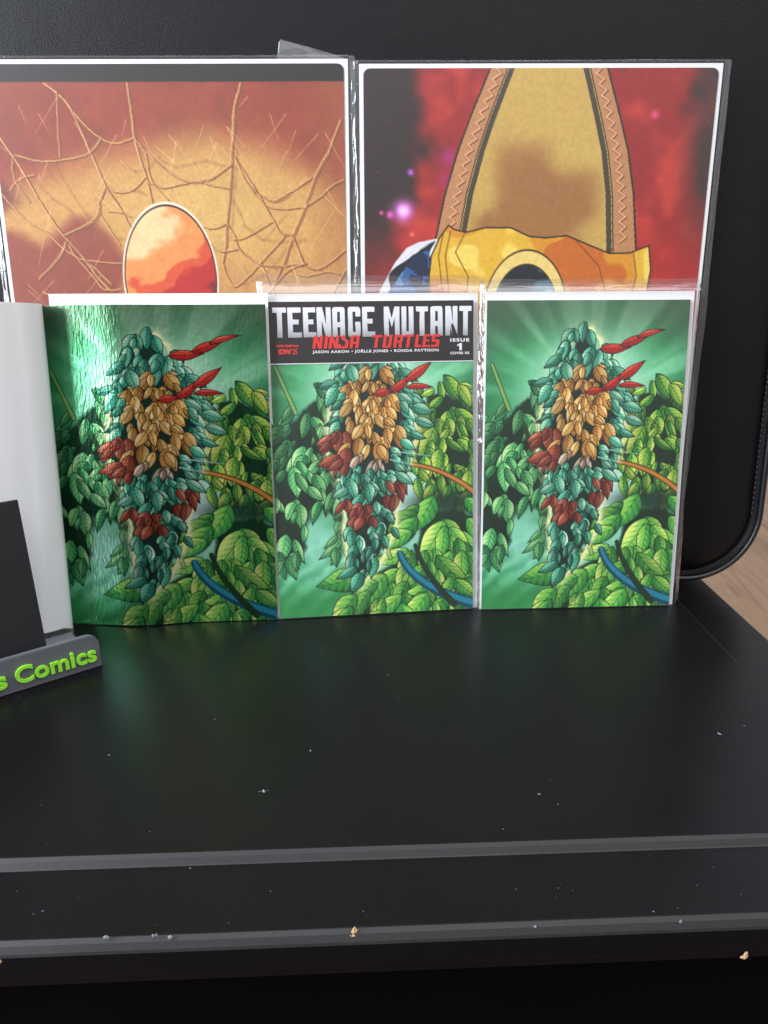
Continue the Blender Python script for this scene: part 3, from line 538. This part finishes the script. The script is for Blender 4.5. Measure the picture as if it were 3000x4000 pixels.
# front pad swells from the seam towards the middle
rings = [(outline(5), 3.0)]
for o_, y in ((7.5, 6.5), (9, 7.0), (10.5, 5.0), (13, 1.8), (18, -2.5), (26, -4.2), (36, -5.2), (50, -5.8), (70, -6.0)): rings.append((outline(o_), y))
lofted('front_pad', rings, back, M_lea)
lofted('rear_shell', [(outline(4), 4.5), (outline(1.2), 7), (outline(1.0), 20), (outline(3), 40), (outline(10), 46)], back, M_lea)
def tube(name, path, r, parent, m, n=8, closed=True):
    vs, fs = [], []; L = len(path)
    for i, p in enumerate(path):
        a = Vector(path[(i + 1) % L]) - Vector(path[i - 1]); a.normalize(); y = Vector((0, 1, 0)); s = a.cross(y).normalized()
        for k in range(n): t = 2 * math.pi * k / n; q = Vector(p) + (s * math.cos(t) + y * math.sin(t)) * r; vs.append(tuple(q))
    for i in range(L if closed else L - 1):
        for k in range(n): j = (i + 1) % L; fs.append((i * n + k, i * n + (k + 1) % n, j * n + (k + 1) % n, j * n + k))
    return mesh(name, vs, fs, parent, m, True)
tube('piping', [(x, 1.0, z) for x, z in outline(2.4, 24)], 2.6, back, M_pipe, 10)
# stitches along the seam (only the part in view)
seam = outline(8.2, 60); vs, fs = [], []; acc = 0
def dens(P, step):
    o = []; 
    for i in range(len(P)):
        a, b_ = Vector((*P[i], 0)), Vector((*P[(i + 1) % len(P)], 0)); n = max(1, int((b_ - a).length / step))
        for k in range(n): o.append(a.lerp(b_, k / n))
    return o
D = [p for p in dens(seam, .8) if p.x > 190 and p.y < 420]
Dn = []; last = None
for p in D:
    if last is None or (p - last).length > 4.6: Dn.append(p); last = p
for a in Dn:
    i = min(range(len(D)), key=lambda q: (D[q] - a).length); b_ = D[min(i + 4, len(D) - 1)]
    if (b_ - a).length < .5 or (b_ - a).length > 6: continue
    t = (b_ - a).normalized(); s = Vector((-t.y, t.x, 0)) * .45; b_ = a + t * 2.9; o_ = len(vs)
    for q, yy in ((a - s, 5.6), (a + s, 5.6), (b_ + s, 5.6), (b_ - s, 5.6), ((a + b_) / 2 - s, 4.9), ((a + b_) / 2 + s, 4.9)): vs.append((q.x, yy - .2, q.y))
    fs += [(o_, o_ + 1, o_ + 5, o_ + 4), (o_ + 4, o_ + 5, o_ + 2, o_ + 3)]
o = mesh('stitching', vs, fs, back, M_thread); o['kind'] = 'stuff'

# ---------------- art grids ----------------
GREEN, VG = art_green(); AMBER, VA = art_amber(); RED, VR = art_red()
def resample(a, h, w_):
    H, W = a.shape[:2]; y = np.linspace(0, H - 1, h); x = np.linspace(0, W - 1, w_); y0 = np.minimum(y.astype(int), H - 2); x0 = np.minimum(x.astype(int), W - 2); ty = (y - y0)[:, None, None]; tx = (x - x0)[None, :, None]
    A = a[y0][:, x0]; B = a[y0][:, x0 + 1]; C_ = a[y0 + 1][:, x0]; D_ = a[y0 + 1][:, x0 + 1]; return (A * (1 - tx) + B * tx) * (1 - ty) + (C_ * (1 - tx) + D_ * tx) * ty

def bag(parent, x0, x1, zt, ydepth, side=5.0, seed=1, top_over=10, top_wave=1.5, left_w=None, name='plastic_bag', slant=0.0):
    """clear sleeve: a nearly flat front film, creased side folds and a loose lip above the board"""
    W = 60; H = 150; u = np.linspace(0, 1, W)[None] * np.ones((H, 1)); v = np.linspace(0, 1, H)[:, None] * np.ones((1, W))
    X = x0 + (x1 - x0) * u; Z = zt * v
    Y = -ydepth - 1.0 - .8 * np.sin(u * 3.14) + .7 * (fbm(H, W, 3, 2, seed) - .5) + .4 * (fbm(H, W, 8, 5, seed + 5) - .5)
    Y = np.minimum(Y, -ydepth - .55)
    f = grid(name, X, Y, Z, None, parent, M_film)
    # side folds
    for s, xe, wd in ((-1, x0, side if left_w is None else left_w), (1, x1, side)):
        H2 = 260; n = 13; t = np.linspace(0, 1, n)[None] * np.ones((H2, 1)); vv = np.linspace(0, 1, H2)[:, None] * np.ones((1, n)); rs_ = seed * 7 + (s > 0) * 3
        wid = wd * (1 + .28 * (vnoise(H2, 2, 9, 1, rs_)[:, :1] - .5) + .10 * (vnoise(H2, 2, 40, 1, rs_ + 1)[:, :1] - .5))
        wid = wid * (1 - .55 * sm(.02, .0, vv[:, :1]))
        XX = xe + s * wid * t
        YY = -ydepth - .75 + (ydepth + .5) * t ** 1.3 + 1.3 * (fbm(H2, n, 12, 3, rs_ + 2) - .5) * np.sin(t * 3.14) ** .5 + .9 * (fbm(H2, n, 45, 5, rs_ + 4, 2) - .5) * np.sin(t * 3.14)
        ZZ = (zt + top_over * .6) * vv
        grid('side_fold', XX, YY, ZZ, None, f, M_fold)
    # loose lip above the board
    if top_over > 0:
        H3, W3 = 22, 160; u = np.linspace(0, 1, W3)[None] * np.ones((H3, 1)); v = np.linspace(0, 1, H3)[:, None] * np.ones((1, W3))
        ht = top_over * (1 + .12 * (vnoise(2, W3, 1, 6, seed + 30)[:1] - .5)) - slant * u
        for q, yb in ((0, -ydepth - .9), (1, .9)):
            ZZ = zt + ht * v * (1 if q == 0 else .72)
            YY = yb + (top_wave * np.sin(v * 3.3 + q) * (1 if q == 0 else -.5)) + 1.6 * (fbm(H3, W3, 2, 7, seed + 33 + q) - .5) * v + .8 * (fbm(H3, W3, 7, 3, seed + 35 + q) - .5)
            grid('bag_lip', x0 - side * .7 + (x1 - x0 + side * 1.4) * u, YY, ZZ, None, f, M_fold if q == 0 else M_film)
    return f

# ---------------- the three small comics ----------------
def page_block(parent, x0, x1, z1, y0, y1): return box('page_block', x0, x1, y0, y1, .3, z1, parent, M_pages)
def cover_grid(name, x0, x1, z1, y, parent, m, bow=0.0):
    H, W = 464, 300; u = np.linspace(0, 1, W)[None] * np.ones((H, 1)); v = np.linspace(1, 0, H)[:, None] * np.ones((1, W))
    return grid(name, x0 + (x1 - x0) * u, y - bow * np.sin(u * 3.14) + 0 * v, .6 + (z1 - .6) * v, GREEN, parent, m)
c2 = empty('comic_book', (-5.08, 590.1, 0), .118, .148)
tag(c2, 'bagged comic with large TEENAGE MUTANT lettering on a black band at its top', 'comic book', 'small green comics standing in a row')
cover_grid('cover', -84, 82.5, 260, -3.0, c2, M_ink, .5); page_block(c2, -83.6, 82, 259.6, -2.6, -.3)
box('backing_board', -85.5, 87.2, -.15, .5, 0, 266.5, c2, M_board); bag(c2, -86.2, 87.4, 266.6, 3.2, 4.6, 11, 15, 2.0, slant=2.5)
c3 = empty('comic_book', (168.07, 601.6, 0), .048, .121)
tag(c3, 'bagged comic with green art and no masthead, rightmost of the small three', 'comic book', 'small green comics standing in a row')
cover_grid('cover', -84, 82, 259.5, -3.0, c3, M_ink, .5); page_block(c3, -83.6, 81.6, 259.2, -2.6, -.3)
box('backing_board', -85, 86.2, -.15, .5, 0, 266.5, c3, M_board); bag(c3, -85.4, 86.6, 266.6, 3.2, 4.4, 23, 9, 1.2)

# header of the middle comic
HB = -3.9
band = mesh('masthead_band', [(-84, HB + .25, 212.3), (82.5, HB + .25, 212.3), (82.5, HB + .25, 260.1), (-84, HB + .25, 260.1)], [(0, 1, 2, 3)], c2, M_hdr)
mesh('masthead_rule', [(-84, HB + .2, 211.6), (82.5, HB + .2, 211.6), (82.5, HB + .2, 212.3), (-84, HB + .2, 212.3)], [(0, 1, 2, 3)], c2, M_white)
def LT(ch, w_, t, h=1.0):
    a = .17; c = .10
    if ch == 'T': return [([(0, 1), (0, 1 - a), (w_ / 2 - t / 2, 1 - a), (w_ / 2 - t / 2 * 1.05, 0), (w_ / 2 + t / 2 * 1.05, 0), (w_ / 2 + t / 2, 1 - a), (w_, 1 - a), (w_, 1)], [])]
    if ch == 'E': return [([(0, 0), (0, 1), (w_ * .97, 1), (w_ * .97, 1 - a), (t, 1 - a), (t, .60), (w_ * .80, .60), (w_ * .80, .44), (t, .44), (t, a), (w_, a), (w_, 0)], [])]
    if ch == 'N': return [([(0, 0), (0, 1), (t * 1.15, 1), (w_ - t, .42), (w_ - t, 1), (w_, 1), (w_, 0), (w_ - t * 1.1, 0), (t, .56), (t, 0)], [])]
    if ch == 'A': return [([(0, 0), (0, .93), (c * w_, 1), (w_ * (1 - c), 1), (w_, .93), (w_, 0), (w_ - t, 0), (w_ - t, .33), (t, .33), (t, 0)], [[(t, .50), (t, .84), (w_ - t, .84), (w_ - t, .50)]])]
    if ch == 'G': return [([(c * w_, 0), (0, .07), (0, .93), (c * w_, 1), (w_ * (1 - c), 1), (w_, .93), (w_, .68), (w_ - t, .68), (w_ - t, .84), (t, .84), (t, .16), (w_ - t, .16), (w_ - t, .36), (w_ * .58, .36), (w_ * .58, .50), (w_, .50), (w_, .07), (w_ * (1 - c), 0)], [])]
    if ch == 'M': return [([(0, 0), (0, 1), (t, 1), (w_ / 2, .60), (w_ - t, 1), (w_, 1), (w_, 0), (w_ - t, 0), (w_ - t, .66), (w_ / 2, .30), (t, .66), (t, 0)], [])]
    if ch == 'U': return [([(c * w_, 0), (0, .07), (0, 1), (t, 1), (t, .16), (w_ - t, .16), (w_ - t, 1), (w_, 1), (w_, .07), (w_ * (1 - c), 0)], [])]
    if ch == 'I': return [([(0, 0), (0, 1), (t, 1), (t, 0)], [])]
    if ch == 'J': return [([(0, 0), (0, .34), (t * .9, .34), (t * .9, .18), (w_ - t, .18), (w_ - t, .5), (w_ * .25, .72), (w_ * .25, 1), (w_ * .25 + t, 1), (w_ * .25 + t, .80), (w_, .56), (w_, .08), (w_ * .85, 0)], [])]
    if ch == 'R': return [([(0, 0), (0, 1), (w_ * .85, 1), (w_, .88), (w_, .5), (w_ * .86, .42), (w_, 0), (w_ - t * 1.1, 0), (w_ * .60, .38), (t, .38), (t, 0)], [[(t, .55), (t, .82), (w_ - t, .82), (w_ - t, .55)]])]
    if ch == 'L': return [([(0, 0), (0, 1), (t, 1), (t, .19), (w_, .19), (w_, 0)], [])]
    if ch == 'S': return [([(0, 0), (0, .19), (w_ - t, .19), (w_ - t, .41), (w_ * .1, .41), (0, .50), (0, .92), (w_ * .12, 1), (w_, 1), (w_, .81), (t, .81), (t, .60), (w_ * .88, .60), (w_, .51), (w_, .08), (w_ * .88, 0)], [])]
def rough(l, sx, sy, j, seed):
    r = random.Random(seed); o = []
    n = len(l); P = [(x * sx, y * sy) for x, y in l]
    for i in range(n):                     # clipped corners and a slightly wavering edge, like hand cut letters
        a, p, b_ = Vector(P[i - 1]), Vector(P[i]), Vector(P[(i + 1) % n]); k1 = min(.35, .5 / max(.01, (a - p).length)); k2 = min(.35, .5 / max(.01, (b_ - p).length))
        for q in (p.lerp(a, k1), p.lerp(a, k1 * .3).lerp(p.lerp(b_, k2 * .3), .5), p.lerp(b_, k2)): o.append((q.x + r.uniform(-j, j), q.y + r.uniform(-j, j)))
        m_ = p.lerp(b_, .5)
        if (b_ - p).length > 4: o.append((m_.x + r.uniform(-j, j) * 1.5, m_.y + r.uniform(-j, j) * 1.5))
    return o
def word(letters, parent, m, name, z0, h, t, j, slant=0, y=HB, tilt=0.0):
    for i, (ch, xa, xb, *dz) in enumerate(letters):
        zz = z0 + (dz[0] if dz else 0); hh = h - (dz[0] if dz else 0) + (dz[1] if len(dz) > 1 else 0)
        w_ = xb - xa; pl = [(rough(o_, 1, hh, j, i * 5 + 1), [rough(q, 1, hh, j, i * 5 + 2) for q in hs]) for o_, hs in LT(ch, w_, t)]
        vs, fs = tess(pl); mesh(name, [(xa + x + slant * z, y, zz + z + tilt * (xa + x)) for x, z in vs], fs, parent, m)
zt = lambda q: -84 + (q - 100) / 8.6
word([('T', zt(141), zt(233)), ('E', zt(242), zt(335)), ('E', zt(347), zt(434)), ('N', zt(440), zt(536)), ('A', zt(546), zt(632)), ('G', zt(652), zt(738)), ('E', zt(752), zt(840)),
      ('M', zt(902), zt(1010)), ('U', zt(1024), zt(1108)), ('T', zt(1126), zt(1210)), ('A', zt(1226), zt(1312)), ('N', zt(1332), zt(1418)), ('T', zt(1432), zt(1518))], c2, M_title, 'title_letter', 232.4, 23.2, 3.9, .10)
def red_word():
    L = [('N', 0, 7.4), ('I', 9.0, 12), ('N', 12.8, 20.2), ('J', 20.2, 28.4), ('A', 29.6, 36.8), ('T', 46.6, 55), ('U', 56.2, 63.2), ('R', 65, 72.2), ('T', 72.8, 80.8), ('L', 82.4, 87.8), ('E', 88.6, 95.2), ('S', 95.8, 102.4)]
    word([(c, a - 48.8, b_ - 48.8) for c, a, b_ in L], c2, M_red, 'subtitle_letter', 223.4, 10.2, 2.5, .05, .16, HB - .12)
red_word()
cr = font_mesh('credit_line', 'JASON AARON \u2022 JO\u00cbLLE JONES \u2022 RONDA PATTISON', 3.25, c2, M_white, -47.6, 219.6, HB, 'LEFT', .10, 0, 1.16, 1.0)
def fit(o, xa, xb, z0, z1):
    co = np.array([v.co[:] for v in o.data.vertices]) / MM; lo, hi = co.min(0), co.max(0)
    co[:, 0] = xa + (co[:, 0] - lo[0]) * (xb - xa) / (hi[0] - lo[0]); co[:, 2] = z0 + (co[:, 2] - lo[2]) * (z1 - z0) / (hi[2] - lo[2])
    o.data.vertices.foreach_set('co', (co * MM).ravel()); o.data.update()
fit(cr, -48.8, 53.6, 219.3, 222.6)
q = font_mesh('issue_word', 'ISSUE', 3.4, c2, M_white, 0, 0, HB, 'LEFT', .15, 0, 1.3); fit(q, 63.2, 79.0, 227.4, 230.2)
vs, fs = tess([([(.28, 0), (.28, .66), (.0, .56), (0, .74), (.36, 1), (.62, 1), (.62, 0)], [])]); mesh('issue_number', [(69.0 + x * 6.2, HB, 220.6 + z * 5.7) for x, z in vs], fs, c2, M_white)
q = font_mesh('cover_code', 'COVER RE', 2.6, c2, M_white, 0, 0, HB, 'LEFT', .10, 0, 1.15); fit(q, 63.2, 79.0, 217.4, 219.4)
q = font_mesh('publisher_word', 'nickelodeon', 2.6, c2, M_red, 0, 0, HB, 'LEFT', .14, 0, .95); fit(q, -77, -59.8, 225.0, 227.3)
q = font_mesh('publisher_mark', 'IDW', 5, c2, M_red, 0, 0, HB, 'LEFT', .36, 0, .9); fit(q, -75.8, -65.2, 219.4, 223.6)
q = font_mesh('publisher_number', '25', 5, c2, M_red, 0, 0, HB - .05, 'LEFT', .10, 0, .85); fit(q, -65.0, -60.6, 219.4, 223.6)

# ---------------- foil comic, opened out flat with its white back cover wrapped to the left ----------------
c1 = empty('comic_book', (-173.5, 572.5, 0), .055, .12)
tag(c1, 'unbagged comic with shiny foil front, blank white back cover folded out left', 'comic book', 'small green comics standing in a row')
H, W = 464, 300; u = np.linspace(0, 1, W)[None] * np.ones((H, 1)); v = np.linspace(1, 0, H)[:, None] * np.ones((1, W))
# slight S bow next to the spine: paper comes forward a little, then lies flat
Yc = -1.0 + 4.2 * np.exp(-(u / .10) ** 2) - 5.5 * np.exp(-((u - .36) / .16) ** 2) + .25 * np.sin(u * 9)
grid('front_cover', -91 + 174.5 * u, Yc, .6 + 257.6 * v, GREEN, c1, M_foil)
page_block(c1, -60, 82.6, 257.5, 1.2, 3.0)
bx = box('backing_board', -82.5, 85, 4.6, 5.4, 2, 267.0, c1, M_board)
# back cover: path in plan (x, y), from the spine bulging right then away to the left, parallel to the stand
pth = [(-91.8, 5.0), (-88.0, -1.0), (-84.0, -7), (-83.4, -13), (-86.5, -19.5), (-91.5, -25.5), (-98, -31), (-106, -38), (-116, -46), (-128, -55.5), (-142, -66.5), (-158, -79)]
def spline(P, n):
    P = [Vector((*p, 0)) for p in P]; o = []
    for i in range(len(P) - 1):
        a = P[max(i - 1, 0)]; b_ = P[i]; c_ = P[i + 1]; d_ = P[min(i + 2, len(P) - 1)]
        for k in range(n):
            t = k / n; o.append(.5 * ((2 * b_) + (c_ - a) * t + (2 * a - 5 * b_ + 4 * c_ - d_) * t * t + (3 * b_ - a - 3 * c_ + d_) * t ** 3))
    o.append(P[-1]); return o
sp_ = spline(pth, 6); Hh = 40
X = np.array([[p.x + (p.y + 20) * 0 for p in sp_] for _ in range(Hh)]); Y = np.array([[p.y for p in sp_] for _ in range(Hh)]); vv = np.linspace(0, 1, Hh)[:, None]
low = np.clip((-8 - Y[0]) / 12, 0, 1)[None] * 5.0
Z = low + (258.6 - low) * vv; X = X + 1.5 * np.sin(vv * 2.6) * np.clip(-Y[0] / 30, 0, 1)[None]
Y = Y + .6 * (fbm(Hh, X.shape[1], 3, 3, 55) - .5)
grid('back_cover', X, Y, Z, None, c1, M_page)
# pages just behind the back cover
grid('inner_pages', X[:, 20:] - 1.2, Y[:, 20:] + 1.4, Z[:, 20:] - 1.2, None, c1, M_pages)

# ---------------- display stand ----------------
ang = math.radians(37.6)
st = empty('display_stand', (-212.1, 501.8, 0), ang)
tag(st, 'grey plastic display stand with raised lime green lettering reading Comics', 'display stand')
def prism(name, prof, y0, y1, parent, m, bev=0):
    n = len(prof); vs = [(x, y0, z) for x, z in prof] + [(x, y1, z) for x, z in prof]; fs = [tuple(range(n)), tuple(range(2 * n - 1, n - 1, -1))]
    for i in range(n): j = (i + 1) % n; fs.append((i, i + n, j + n, j))
    o = mesh(name, vs, fs, parent, m)
    bm = bmesh.new(); bm.from_mesh(o.data); bmesh.ops.recalc_face_normals(bm, faces=bm.faces[:])
    if bev: bmesh.ops.bevel(bm, geom=[e for e in bm.edges if len(e.link_faces) == 2 and e.calc_face_angle(0) > .9], offset=bev * MM, segments=2, affect='EDGES')
    bm.to_mesh(o.data); bm.free(); return o
prof = [(-190, .1), (0, .1)] + [(-9 + 9 * math.cos(a), 18 + 9 * math.sin(a)) for a in [math.radians(90 * k / 8) for k in range(9)]] + [(-190, 27)]
prism('front_lip', prof, 0, 4.5, st, M_grey, .5)
box('base', -190, -4, 4.5, 62, .1, 4.2, st, M_grey, .5)
mesh('gusset', [(-31, 16.5, 4.2), (-31, 4.6, 4.2), (-31, 4.6, 24), (-33, 16.5, 4.2), (-33, 4.6, 4.2), (-33, 4.6, 24)], [(0, 1, 2), (5, 4, 3), (0, 2, 5, 3)], st, M_grey)
for txt, xa, xb, z1 in (('Comics', -59.5, -3.4, 19.2), ('ss', -83.5, -65.0, 15.6)):
    i = 0; c = font_mesh('letter', txt, 16, st, M_green, 0, 0, -.8, 'LEFT', .28, .8, 1.02, 1.0, .12)
    # split the word into its letters, then fit
    bm = bmesh.new(); bm.from_mesh(c.data); lo = min(v_.co.x for v_ in bm.verts); hi = max(v_.co.x for v_ in bm.verts); zl = min(v_.co.z for v_ in bm.verts); zh = max(v_.co.z for v_ in bm.verts)
    for v_ in bm.verts: v_.co.x = (xa + (v_.co.x - lo) / (hi - lo) * (xb - xa)) * MM; v_.co.z = (6.0 + (v_.co.z - zl) / (zh - zl) * (z1 - 6.0)) * MM
    bm.verts.index_update(); seen = set(); comps = []
    for v_ in bm.verts:
        if v_ in seen: continue
        stck = [v_]; seen.add(v_); cm = []
        while stck:
            a = stck.pop(); cm.append(a)
            for e in a.link_edges:
                b_ = e.other_vert(a)
                if b_ not in seen: seen.add(b_); stck.append(b_)
        comps.append(cm)
    comps.sort(key=lambda cm: min(q_.co.x for q_ in cm)); groups = []
    for cm in comps:
        l0, l1 = min(q_.co.x for q_ in cm), max(q_.co.x for q_ in cm)
        if groups and l0 < groups[-1][1] - .0004: groups[-1][2].extend(cm); groups[-1][1] = max(groups[-1][1], l1)
        else: groups.append([l0, l1, list(cm)])
    for l0, l1, cm in groups:
        ids = {q_: k for k, q_ in enumerate(cm)}; fs = [tuple(ids[x] for x in f.verts) for f in bm.faces if f.verts[0] in ids]
        mesh('letter', [tuple(x / MM for x in q_.co) for q_ in cm], fs, st, M_green)
    bm.free(); bpy.data.objects.remove(c)
# black back plate standing in the slot
pl_ = empty('black_card', (-212.1, 501.8, 0), ang)
tag(pl_, 'plain black card leaning in the grey stand in front of the white page', 'card')
ln = math.radians(9.0); cy, sy_ = math.cos(ln), math.sin(ln); h = 126.5; y0 = 17.04 - 22 * math.tan(ln)
o = box('card', -190, -32.9, 0, 2.6, 0, h, pl_, M_black, .5); o.location = Vector((0, y0 * MM, .0043)); o.rotation_euler = (-ln, 0, 0)

# ---------------- large bagged prints behind ----------------
def big_print(x0, x1, zt_, art, seed, label, grp, y0=640, lean=.06, side=5.5, over=1.0):
    e = empty('art_print', (0, y0, 0), 0, lean); tag(e, label, 'art print', grp)
    box('backing_board', x0, x1, .4, 1.4, 0, zt_, e, M_board, .3, 1)
    bd = 3.4; ax0, ax1, at_ = x0 + bd, x1 - bd, zt_ - bd; wd = ax1 - ax0
    vm = .75; H, W = 345, 460; A = resample(art, H, W); ht = vm * wd
    z = at_ - np.linspace(0, ht, H); z = np.concatenate([z, [at_ - ht - 8, 126, 124, 1.0]])
    dark = np.zeros((1, W, 3)) + np.array([.02, .02, .026])
    A = np.concatenate([A, A[-1:] * 1.0, A[-1:], dark, dark], 0)
    xs = np.linspace(ax0, ax1, W)
    # round the upper corners by pulling the outer columns in
    X = np.repeat(xs[None], len(z), 0); Zg = np.repeat(z[:, None], W, 1); r = 5.0
    for i in range(len(z)):
        dzz = at_ - z[i]
        if dzz < r: ins = r - math.sqrt(max(0, r * r - (r - dzz) ** 2)); X[i] = np.clip(xs, ax0 + ins, ax1 - ins) + (xs - (ax0 + ax1) / 2) * 1e-6
    grid('printed_sheet', X, np.full(X.shape, -.2), Zg, A, e, M_ink)
    f = bag(e, x0 - .4, x1 + .4, zt_ + 1.0, .5, side, seed, over, .6)
    return e, f
e1, f1 = big_print(-312, -27.2, 437.5, AMBER, 71, 'large bagged orange print with brown web threads, behind the left comics', 'large bagged art prints')
e2, f2 = big_print(-18.8, 264.5, 434.0, RED, 83, 'large bagged red print with tall ochre tapering shape above yellow folds, behind the right comics', 'large bagged art prints')
# tape tab sticking up from the left print
W = 40; H = 14; u = np.linspace(0, 1, W)[None] * np.ones((H, 1)); v = np.linspace(0, 1, H)[:, None] * np.ones((1, W))
top = np.interp(u, [0, .03, .55, 1], [1.0, 13.8, 7.2, .8]); X = -82 + 52 * u + 0 * v; Z = 437.8 + top * v; Y = 1.5 + .8 * (fbm(H, W, 2, 5, 9) - .5) + .5 * v
grid('tape_tab', X, Y, Z, None, e1, M_tape)
